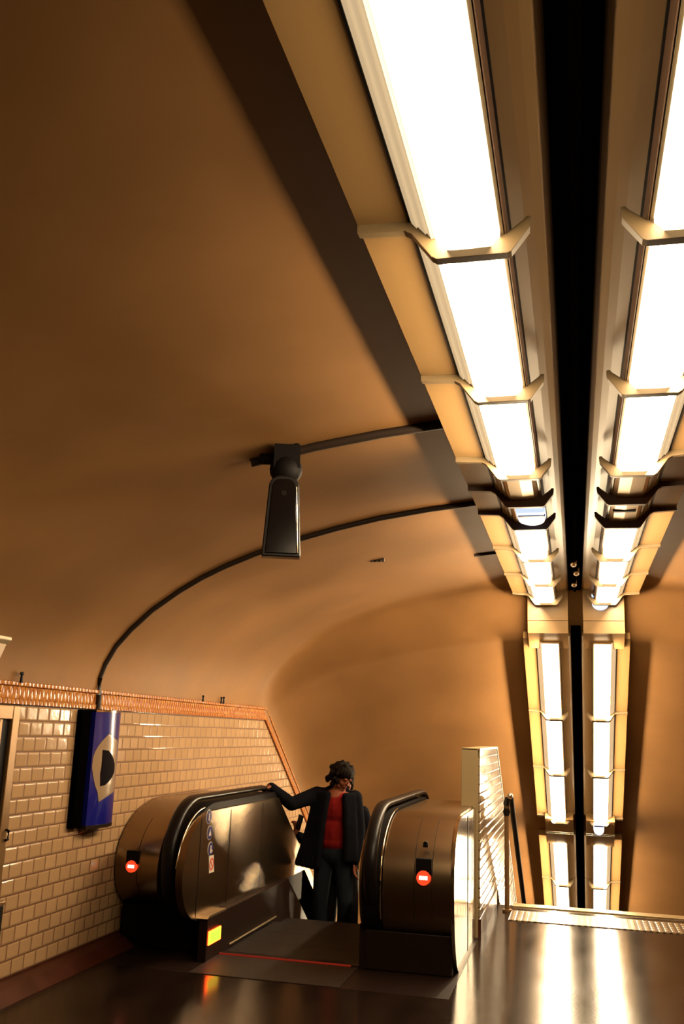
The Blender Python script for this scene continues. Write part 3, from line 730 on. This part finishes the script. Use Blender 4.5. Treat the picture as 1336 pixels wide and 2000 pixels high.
bm = bmesh.new(); add_disc(bm, (-1.03, 6.76, 0.86), 0.016, 'Y', 0.03); add_box(bm, -1.048, -1.012, 6.765, 6.80, 0.835, 0.85); part(bm, 'key_switch', M_BLACK)
# chrome trims
def arc(args, k0, k1, x, off=0.012): return [(x, y - off * 0.7, z + off * 0.4) for y, z in side_profile(*args, 0)[k0:k1]]
bm = bmesh.new(); add_tube(bm, arc((6.72, 1.035, 0.62, 0.24, 6.9), 0, 20, -1.335), 0.007, n=8); part(bm, 'chrome_trim', M_CHROME, smooth=60)
bm = bmesh.new(); add_tube(bm, arc((6.26, 1.02, 0.5, 0.25, 6.62), 1, 14, -2.665), 0.006, n=8); part(bm, 'chrome_trim', M_CHROME, smooth=60)
# handrails
def handrail(x, yf, z_top, r, yb=8.6):
    zc = 0.68; path = []
    path += [(x, yf + r * 0.95, 0.27), (x, yf + r * 0.6, 0.29)]
    for k in range(0, 17):
        a = 1.5 * PI - 0.32 - (PI - 0.32) * k / 16
        path.append((x, yf + r + r * math.cos(a), zc + (z_top - zc) * math.sin(a)))
    for y in (yf + r + 0.3, 7.9, yb): path.append((x, y, z_top))
    for k in range(1, 6): path.append((x, yb + k * 0.07, z_top - 0.5 * SL * 0.35 * (k / 5) ** 2))
    path.append((x, YE, path[-1][2] - (YE - yb - 0.35) * SL))
    bm = bmesh.new(); add_tube(bm, path, 1.0, n=14, sx=0.048, sz=0.024, frame_x=(1, 0, 0))
    part(bm, 'handrail', M_RUBBER, smooth=60)
handrail(-2.76, 6.32, 1.085, 0.42, 8.25)
handrail(-1.40, 6.66, 1.085, 0.50, 8.8)
# skirts
for s, x0, x1, yf in ((-1, -2.61, -2.545, 6.60), (1, -1.505, -1.455, 6.86)):
    bm = bmesh.new(); add_prism(bm, [(yf, 0.0), (yf, 0.29), (8.55, 0.29), (YE, 0.29 - (YE - 8.55) * SL), (YE, -0.6 - (YE - 8.55) * SL), (8.0, -0.6), (8.0, 0.0)], x0, x1, 'X'); part(bm, 'skirt', M_DKSTEEL, bevel=0.004)
bm = bmesh.new(); add_prism(bm, [(6.58, 0.285), (6.62, 0.30), (6.95, 0.30), (6.95, 0.285)], -2.612, -2.54, 'X'); part(bm, 'deck_edge', M_BRUSH)
bm = bmesh.new(); add_tube(bm, [(-2.54, 7.05, 0.03), (-2.54, 8.2, 0.03)], 0.009, n=8); part(bm, 'skirt_rail', M_BRUSH, smooth=60)
# landing plate, comb, steps
bm = bmesh.new(); add_box(bm, -2.545, -1.505, 6.30, 6.86, -0.2, 0.004); part(bm, 'landing_plate', M_STEP)
bm = bmesh.new(); add_box(bm, -3.36, -2.545, 6.302, 6.9, -0.2, -0.001); part(bm, 'surround_plate', M_DKSTEEL)
bm = bmesh.new(); add_box(bm, -1.505, -0.802, 6.302, 8.3, -0.2, -0.001); part(bm, 'surround_plate', M_DKSTEEL)
bm = bmesh.new(); add_prism(bm, [(6.86, -0.1), (6.86, 0.012), (6.90, 0.010), (6.98, 0.002), (6.98, -0.1)], -2.545, -1.505, 'X'); part(bm, 'comb', M_DKSTEEL)
bm = bmesh.new(); add_box(bm, -2.54, -1.56, 6.852, 6.862, 0.003, 0.014); o = part(bm, 'comb_light', M_COMBL); o['label'] = 'dim red glowing comb edge'
step_z = []
y = 6.98; k = 0
base_drop = [0, 0, 0.0, 0.035, 0.155]
while y < YE:
    zt_ = -base_drop[k] if k < len(base_drop) else -base_drop[-1] - (k - len(base_drop) + 1) * 0.39 * SL
    bm = bmesh.new(); add_prism(bm, [(y + 0.003, zt_), (y + 0.387, zt_), (y + 0.387, zt_ - 0.05), (y + 0.06, zt_ - 0.38), (y + 0.003, zt_ - 0.38)] , -2.54, -1.51, 'X')
    part(bm, 'step', M_STEP); step_z.append((y, zt_)); y += 0.39; k += 1
# no-entry signals
def no_entry(x, y, z, r):
    bm = bmesh.new(); add_box(bm, x - r * 1.15, x + r * 1.15, y - 0.004, y + 0.05, z + r * 0.4, z + r * 2.6); part(bm, 'display_window', M_BLACK, bevel=0.003)
    bm = bmesh.new(); add_disc(bm, (x, y - 0.012, z), r, 'Y', 0.06); lamp = part(bm, 'no_entry_light', M_RED); lamp['label'] = 'red disc with a white bar'
    bm = bmesh.new(); add_box(bm, x - r * 0.62, x + r * 0.62, y - 0.0135, y - 0.011, z - r * 0.25, z + r * 0.3); part(bm, 'white_bar', M_REDW, parent=lamp)
no_entry(-1.035, 6.728, 0.64, 0.048)
no_entry(-3.205, 6.69, 0.58, 0.042)
# traffic light on the left skirt
bm = bmesh.new(); add_box(bm, -2.546, -2.536, 6.625, 6.855, 0.105, 0.195); o = part(bm, 'signal_light', M_REDRIM); o['label'] = 'yellow-green signal with a red rim'
bm = bmesh.new(); add_box(bm, -2.537, -2.532, 6.637, 6.843, 0.115, 0.185); part(bm, 'signal_face', M_GREEN, parent=o)
# instruction stickers on the left balustrade
for k, (zz, kind) in enumerate(((0.965, 'b'), (0.85, 'b'), (0.735, 'b'))):
    bm = bmesh.new(); yy = 6.655 + k * 0.035
    add_disc(bm, (-2.61, yy, zz), 0.05, 'X', 0.003); st = part(bm, 'sticker', M_STICK_W)
    bm = bmesh.new(); add_disc(bm, (-2.607, yy, zz), 0.046, 'X', 0.002); d = part(bm, 'blue_disc', M_STICK_B, parent=st)
    bm = bmesh.new()
    if k == 1: add_prism(bm, [(yy - 0.022, zz - 0.02), (yy + 0.022, zz - 0.02), (yy, zz + 0.026)], -2.605, -2.6035, 'X')
    else:
        add_disc(bm, (-2.605, yy, zz + 0.016), 0.008, 'X', 0.0015, n=12); add_prism(bm, [(yy - 0.012, zz - 0.028), (yy + 0.012, zz - 0.028), (yy + 0.008, zz + 0.007), (yy - 0.008, zz + 0.007)], -2.605, -2.6035, 'X')
        if k == 2: add_disc(bm, (-2.605, yy + 0.024, zz - 0.016), 0.008, 'X', 0.0015, n=12)
    part(bm, 'pictogram', M_STICK_W, parent=st)
bm = bmesh.new(); add_prism(bm, [(6.705, 0.685), (6.80, 0.685), (6.825, 0.565), (6.73, 0.565)], -2.61, -2.607, 'X'); st = part(bm, 'sticker', M_STICK_W); st['label'] = 'white and red prohibition sticker'
bm = bmesh.new()
n_ = 24; c_ = (6.765, 0.625)
for k in range(n_):
    a, b = 2*PI*k/n_, 2*PI*(k+1)/n_
    add_prism(bm, [(c_[0]+0.043*math.cos(a), c_[1]+0.043*math.sin(a)), (c_[0]+0.043*math.cos(b), c_[1]+0.043*math.sin(b)), (c_[0]+0.031*math.cos(b), c_[1]+0.031*math.sin(b)), (c_[0]+0.031*math.cos(a), c_[1]+0.031*math.sin(a))], -2.607, -2.6055, 'X')
add_prism(bm, [(c_[0]-0.03, c_[1]+0.022), (c_[0]-0.022, c_[1]+0.03), (c_[0]+0.03, c_[1]-0.022), (c_[0]+0.022, c_[1]-0.03)], -2.607, -2.6055, 'X')
part(bm, 'red_mark', M_STICK_R, parent=st)

# stair handrail at the partition
t = thing('stair_handrail', 'dark sloping handrail with a brown post at the head of the stairs', 'handrail', (-0.66, 9.5, 0.0))
bm = bmesh.new(); add_tube(bm, [(0.04, -0.10, 1.05), (0.04, 0.02, 1.05), (0.04, 5.0, 1.05 - 4.98 * 0.6)], 0.026, n=12); finish(bm, 'rail', M_BLACK, t, smooth=60)
bm = bmesh.new(); add_ell(bm, (0.04, -0.10, 1.052), (0.027, 0.02, 0.027)); finish(bm, 'end_knob', M_CHROME, t, smooth=60)
bm = bmesh.new(); add_tube(bm, [(0, 0, 0.0), (0, 0, 0.98)], 0.022, n=12); add_tube(bm, [(0, 0, 0), (0, 0, 0.02)], 0.045, n=16); finish(bm, 'post', M_BAR, t, smooth=50)
bm = bmesh.new(); add_tube(bm, [(0, 0, 0.86), (0, 0, 0.9), (0, 0, 0.98), (0.01, 0, 1.04)], [0.022, 0.036, 0.032, 0.02], n=14); finish(bm, 'bracket', M_STEAL, t, smooth=50)

# ------------------------------------------------------------------ people
def meld(bm, name, m, voxel, parent=None, smooth_it=6):
    me = bpy.data.meshes.new(name); bmesh.ops.recalc_face_normals(bm, faces=bm.faces); bm.to_mesh(me); bm.free()
    tmp = bpy.data.objects.new(name + '_tmp', me); COL.objects.link(tmp)
    r = tmp.modifiers.new('r', 'REMESH'); r.mode = 'VOXEL'; r.voxel_size = voxel; r.use_smooth_shade = True
    s = tmp.modifiers.new('s', 'SMOOTH'); s.factor = 0.5; s.iterations = smooth_it
    dg = bpy.context.evaluated_depsgraph_get(); dg.update()
    out = bpy.data.meshes.new_from_object(tmp.evaluated_get(dg)); out.name = name
    bpy.data.objects.remove(tmp); out.materials.clear(); out.materials.append(m)
    o = bpy.data.objects.new(name, out); COL.objects.link(o)
    for p_ in out.polygons: p_.use_smooth = True
    if parent: o.parent = parent
    return o

def V(*a): return Vector(a)
def hand(bm, wrist, direction, palm_normal, side, curl, size=1.0):
    """palm, four unequal fingers and a thumb; direction: wrist to knuckles"""
    d = direction.normalized(); nrm = (palm_normal - palm_normal.dot(d) * d).normalized(); lat = d.cross(nrm) * side
    k = size
    for q in (-1.2, -0.4, 0.4, 1.2):
        add_cap(bm, wrist + d * 0.01 + lat * q * 0.012 * k, wrist + d * 0.085 * k + lat * q * 0.022 * k, 0.014 * k, 0.0115 * k)
    for j, (q, ln) in enumerate(((-1.5, 0.068), (-0.5, 0.078), (0.5, 0.073), (1.5, 0.058))):
        p = wrist + d * 0.088 * k + lat * q * 0.019 * k; dd = d.copy(); ang = curl
        for seg, (fr, rr) in enumerate(((0.45, 0.0095), (0.32, 0.0085), (0.23, 0.0075))):
            ax = lat; rot = Matrix.Rotation(-ang * side, 3, ax); 
            c1 = rot @ dd
            if (c1 - dd).dot(nrm) > 0: c1 = Matrix.Rotation(ang * side, 3, ax) @ dd
            dd = c1; q2 = p + dd * ln * fr * k; add_cap(bm, p, q2, rr * k, rr * 0.92 * k); p = q2
    tb = wrist + d * 0.03 * k - lat * 0.028 * k
    t1 = tb + (d * 0.7 - lat * 0.75 - nrm * 0.25).normalized() * 0.042 * k; t2 = t1 + (d * 0.95 - lat * 0.15 - nrm * 0.35).normalized() * 0.032 * k
    add_cap(bm, tb, t1, 0.0135 * k, 0.0105 * k); add_cap(bm, t1, t2, 0.0105 * k, 0.0085 * k)

def head(bm, c, yaw, pitch, roll=0.0, k=1.0):
    """face looks along local -Y"""
    R = Matrix.Rotation(yaw, 4, 'Z') @ Matrix.Rotation(roll, 4, 'Y') @ Matrix.Rotation(pitch, 4, 'X'); T = Matrix.Translation(c) @ R @ Matrix.Scale(k, 4)
    def E(p, r): add_ell(bm, T @ Vector(p), tuple(x * k for x in r), R)
    E((0, 0.012, 0.03), (0.075, 0.094, 0.088)); E((0, -0.02, -0.03), (0.060, 0.070, 0.075)); E((0, -0.045, -0.085), (0.036, 0.034, 0.030))
    for s in (-1, 1):
        E((s * 0.034, -0.058, -0.028), (0.022, 0.022, 0.024)); E((s * 0.074, 0.012, -0.01), (0.010, 0.018, 0.030)); E((s * 0.032, -0.074, 0.012), (0.017, 0.012, 0.009))
        E((s * 0.030, -0.079, 0.026), (0.022, 0.010, 0.006)); E((s * 0.042, -0.03, -0.068), (0.018, 0.035, 0.02))
    E((0, -0.092, -0.005), (0.009, 0.013, 0.024)); E((0, -0.104, -0.022), (0.0125, 0.014, 0.010)); E((0, -0.086, -0.050), (0.022, 0.010, 0.005)); E((0, -0.084, -0.059), (0.019, 0.010, 0.006))
    return T, R

def hair(bm, T, R, k, length, rnd, bulk=1.0):
    def E(p, r): add_ell(bm, T @ Vector(p), tuple(x * k for x in r), R)
    E((0, 0.03, 0.055), (0.088 * bulk, 0.100 * bulk, 0.085)); E((0, 0.055, -0.01), (0.082 * bulk, 0.072, 0.085))
    for i in range(64):
        a = rnd.uniform(-2.35, 2.35); up = rnd.uniform(-length, 0.12)
        rr = 0.082 * bulk + rnd.uniform(-0.004, 0.014)
        x, y = math.sin(a) * rr, 0.03 + math.cos(a) * (rr + 0.008)
        if y < -0.045 and up < 0.055: up = rnd.uniform(0.055, 0.11)
        s_ = 1.0 if up < 0.07 else 0.75
        r0 = math.sqrt(max(0.25, 1 - (max(up - 0.04, 0) / 0.10) ** 2)); E((x * s_ * r0, 0.03 + (y * s_ - 0.03) * r0, up), (rnd.uniform(0.018, 0.028), rnd.uniform(0.016, 0.026), rnd.uniform(0.022, 0.036)))

rnd = random.Random(11)
# --- person in the red shirt; feet on a step, body facing the camera
fz = next(z for y, z in step_z if y <= 8.98 < y + 0.39) ; BY = 8.96
pel = V(-2.235, BY, fz + 0.93); chest = V(-2.225, BY - 0.01, fz + 1.30); neck = V(-2.20, BY - 0.01, fz + 1.47)
HC = V(-2.165, BY - 0.03, fz + 1.585)
shL = V(-2.42, BY, fz + 1.415); shR = V(-2.05, BY + 0.01, fz + 1.40)      # image left / image right shoulders
elL = V(-2.60, BY - 0.24, fz + 1.335); wrL = V(-2.725, BY - 0.54, fz + 1.50)
elR = V(-2.00, BY + 0.02, fz + 1.10); wrR = V(-2.02, BY - 0.05, fz + 0.84)
bm = bmesh.new()
T1, R1 = head(bm, HC, 1.0, 0.5, 0.1, 1.0)
add_cap(bm, neck, HC + V(-0.01, 0.02, -0.06), 0.058, 0.052)
add_cap(bm, neck, chest + V(0, 0, 0.08), 0.062, 0.11)
add_ell(bm, chest, (0.165, 0.10, 0.19)); add_ell(bm, (chest + pel) / 2, (0.14, 0.092, 0.17)); add_ell(bm, pel, (0.155, 0.10, 0.12))
for a, b, c, r in ((shL, elL, wrL, 1), (shR, elR, wrR, 1)):
    add_cap(bm, chest + V(0, 0, 0.1), a, 0.07, 0.056); add_cap(bm, a, b, 0.05, 0.040); add_cap(bm, b, c, 0.040, 0.026)
hips = [(V(-2.325, BY, fz + 0.88), V(-2.345, BY - 0.02, fz + 0.48), V(-2.36, BY + 0.03, fz + 0.09)), (V(-2.14, BY, fz + 0.88), V(-2.10, BY - 0.05, fz + 0.49), V(-2.12, BY + 0.02, fz + 0.09))]
for h, kn, an in hips:
    add_cap(bm, h, kn, 0.082, 0.055); add_cap(bm, kn, an, 0.054, 0.036); add_cap(bm, an + V(0, 0.03, -0.045), an + V(0, -0.13, -0.06), 0.036, 0.028)
hand(bm, wrL, V(-0.25, -1.0, -0.15), V(0.1, -0.2, -1.0), 1, 0.30)
hand(bm, wrR, V(0.02, -0.12, -1.0), V(-1.0, -0.1, 0.05), -1, 0.32)
p1 = meld(bm, 'person', M_SKIN, 0.0055, smooth_it=4)
bm = bmesh.new(); hair(bm, T1, R1, 1.0, 0.085, rnd, 1.2); meld(bm, 'hair', M_HAIR, 0.006, p1, 1)
# red shirt
bm = bmesh.new(); add_ell(bm, chest + V(0, -0.012, 0.0), (0.175, 0.118, 0.175)); add_ell(bm, (chest + pel) / 2 + V(0, -0.012, -0.02), (0.155, 0.118, 0.20)); add_ell(bm, pel + V(0, -0.01, 0.07), (0.165, 0.12, 0.10))
add_cap(bm, shL + V(0.07, 0, 0.0), shR + V(-0.06, 0, 0.0), 0.062, 0.062)
meld(bm, 'shirt', M_SHIRT, 0.008, p1, 3)
# jeans
bm = bmesh.new(); add_ell(bm, pel + V(0, 0, -0.03), (0.17, 0.118, 0.12))
for h, kn, an in hips:
    add_cap(bm, h, kn, 0.097, 0.072); add_cap(bm, kn, an + V(0, 0, 0.0), 0.072, 0.064)
    for j in range(3): add_ell(bm, an + V(0, -0.01, 0.02 + 0.05 * j), (0.066, 0.07, 0.02))
meld(bm, 'jeans', M_JEANS, 0.008, p1, 3)
# shoes
for h, kn, an in hips:
    bm = bmesh.new(); add_cap(bm, an + V(0, 0.035, -0.045), an + V(0, -0.14, -0.055), 0.043, 0.034); add_box(bm, an.x - 0.042, an.x + 0.042, an.y - 0.175, an.y + 0.075, an.z - 0.09, an.z - 0.07)
    meld(bm, 'shoe', M_SHOE, 0.006, p1, 2)
# open jacket: sleeves, back and two front panels hanging apart
bm = bmesh.new()
add_cap(bm, shL, elL, 0.078, 0.063); add_cap(bm, elL, wrL - (wrL - elL) * 0.06, 0.063, 0.048)
add_cap(bm, shR, elR, 0.076, 0.062); add_cap(bm, elR, wrR + V(0, 0, 0.01), 0.062, 0.050)
add_cap(bm, shL, neck + V(-0.06, 0.02, -0.03), 0.072, 0.05); add_cap(bm, shR, neck + V(0.06, 0.03, -0.04), 0.070, 0.045)
add_ell(bm, chest + V(-0.02, 0.075, 0.02), (0.20, 0.08, 0.20)); add_ell(bm, (chest + pel) / 2 + V(-0.03, 0.085, 0), (0.19, 0.075, 0.25)); add_ell(bm, pel + V(-0.05, 0.08, 0.0), (0.21, 0.075, 0.20))
def panel(pts, r):
    for a, b in zip(pts, pts[1:]): add_cap(bm, a, b, r, r)
for q in range(5):      # panel on the photo's left, swinging wide
    f = q / 4
    panel([V(-2.40 + 0.115 * f, BY - 0.06 - 0.06 * f, fz + 1.43), V(-2.45 + 0.13 * f, BY - 0.08 - 0.06 * f, fz + 1.18), V(-2.50 + 0.16 * f, BY - 0.08 - 0.05 * f, fz + 0.98), V(-2.56 + 0.20 * f, BY - 0.07 - 0.05 * f, fz + 0.80 - 0.02 * f)], 0.035)
for q in range(4):      # panel on the photo's right, hanging straight
    f = q / 3
    panel([V(-2.06 - 0.05 * f, BY - 0.06 - 0.05 * f, fz + 1.42), V(-2.03 - 0.055 * f, BY - 0.08 - 0.05 * f, fz + 1.15), V(-2.02 - 0.06 * f, BY - 0.08 - 0.04 * f, fz + 0.86)], 0.035)
# collar
panel([neck + V(-0.085, -0.05, -0.07), neck + V(-0.075, 0.03, 0.01), neck + V(0, 0.06, 0.02), neck + V(0.075, 0.03, 0.0), neck + V(0.08, -0.05, -0.07)], 0.02)
meld(bm, 'jacket', M_JACKET, 0.008, p1, 9)
tag(p1, 'person in open dark jacket and red shirt, one hand on the handrail, looking aside', 'person')

# --- second person, almost hidden behind
fz2 = next(z for y, z in step_z if y <= 9.38 < y + 0.39); B2 = 9.38
pel = V(-2.26, B2, fz2 + 0.97); chest = V(-2.26, B2, fz2 + 1.37); neck = V(-2.255, B2, fz2 + 1.58); HC2 = V(-2.255, B2 - 0.01, fz2 + 1.72)
shL = V(-2.45, B2, fz2 + 1.49); shR = V(-2.06, B2, fz2 + 1.49); elL = V(-2.62, B2 - 0.02, fz2 + 1.20); wrL = V(-2.665, B2 - 0.24, fz2 + 1.27)
elR = V(-1.98, B2 + 0.04, fz2 + 1.24); wrR = V(-1.985, B2 - 0.14, fz2 + 1.12)
bm = bmesh.new(); T2, R2 = head(bm, HC2, 0.5, 0.1, 0.0, 0.98)
add_cap(bm, neck, HC2 + V(-0.01, 0.02, -0.06), 0.058, 0.052); add_cap(bm, neck, chest + V(0, 0, 0.08), 0.062, 0.11)
add_ell(bm, chest, (0.165, 0.10, 0.19)); add_ell(bm, (chest + pel) / 2, (0.14, 0.092, 0.18)); add_ell(bm, pel, (0.15, 0.10, 0.12))
for a, b, c in ((shL, elL, wrL), (shR, elR, wrR)):
    add_cap(bm, chest + V(0, 0, 0.1), a, 0.07, 0.056); add_cap(bm, a, b, 0.05, 0.040); add_cap(bm, b, c, 0.040, 0.026)
hips2 = [(V(-2.35, B2, fz2 + 0.92), V(-2.36, B2 - 0.02, fz2 + 0.5), V(-2.36, B2 + 0.02, fz2 + 0.09)), (V(-2.17, B2, fz2 + 0.92), V(-2.14, B2 - 0.02, fz2 + 0.5), V(-2.12, B2 + 0.02, fz2 + 0.09))]
for h, kn, an in hips2:
    add_cap(bm, h, kn, 0.082, 0.055); add_cap(bm, kn, an, 0.054, 0.036); add_cap(bm, an + V(0, 0.03, -0.045), an + V(0, -0.13, -0.06), 0.036, 0.028)
hand(bm, wrL, V(0.12, -0.25, 0.9), V(0.7, -0.4, 0.0), 1, 0.6)
hand(bm, wrR, V(-0.05, -0.5, -0.8), V(-1.0, 0.1, 0.0), -1, 0.35)
p2 = meld(bm, 'person', M_SKIN, 0.0055, smooth_it=4)
bm = bmesh.new(); hair(bm, T2, R2, 0.98, 0.02, rnd, 0.98); meld(bm, 'hair', M_HAIR, 0.006, p2, 1)
bm = bmesh.new()
add_cap(bm, shL, elL, 0.072, 0.06); add_cap(bm, elL, wrL - (wrL - elL) * 0.08, 0.06, 0.045); add_cap(bm, shR, elR, 0.072, 0.06); add_cap(bm, elR, wrR - (wrR - elR) * 0.05, 0.06, 0.045)
add_cap(bm, shL, neck + V(-0.03, 0.0, -0.03), 0.07, 0.05); add_cap(bm, shR, neck + V(0.03, 0.0, -0.03), 0.07, 0.05)
add_ell(bm, chest, (0.19, 0.13, 0.20)); add_ell(bm, (chest + pel) / 2, (0.17, 0.125, 0.22)); add_ell(bm, pel + V(0, 0, 0.02), (0.18, 0.13, 0.15))
meld(bm, 'jacket', M_JACKET, 0.009, p2, 3)
bm = bmesh.new(); add_ell(bm, pel + V(0, 0, -0.05), (0.165, 0.115, 0.12))
for h, kn, an in hips2: add_cap(bm, h, kn, 0.092, 0.068); add_cap(bm, kn, an, 0.068, 0.06)
meld(bm, 'trousers', M_BLACK, 0.009, p2, 3)
for h, kn, an in hips2:
    bm = bmesh.new(); add_cap(bm, an + V(0, 0.035, -0.045), an + V(0, -0.14, -0.055), 0.043, 0.034); add_box(bm, an.x - 0.042, an.x + 0.042, an.y - 0.175, an.y + 0.075, an.z - 0.09, an.z - 0.07)
    meld(bm, 'shoe', M_SHOE, 0.006, p2, 2)
tag(p2, 'person in dark clothes mostly hidden behind the red-shirted person, holding a phone', 'person')
bm = bmesh.new(); add_box(bm, -0.008, 0.008, -0.035, 0.035, -0.07, 0.07)
o = finish(bm, 'mobile_phone', M_BLACK, bevel=0.004); o.location = wrL + V(0.045, -0.055, 0.125); o.rotation_euler = (0.2, 0.15, 0.9)
tag(o, 'small dark phone held up in the hidden person\'s hand', 'phone')
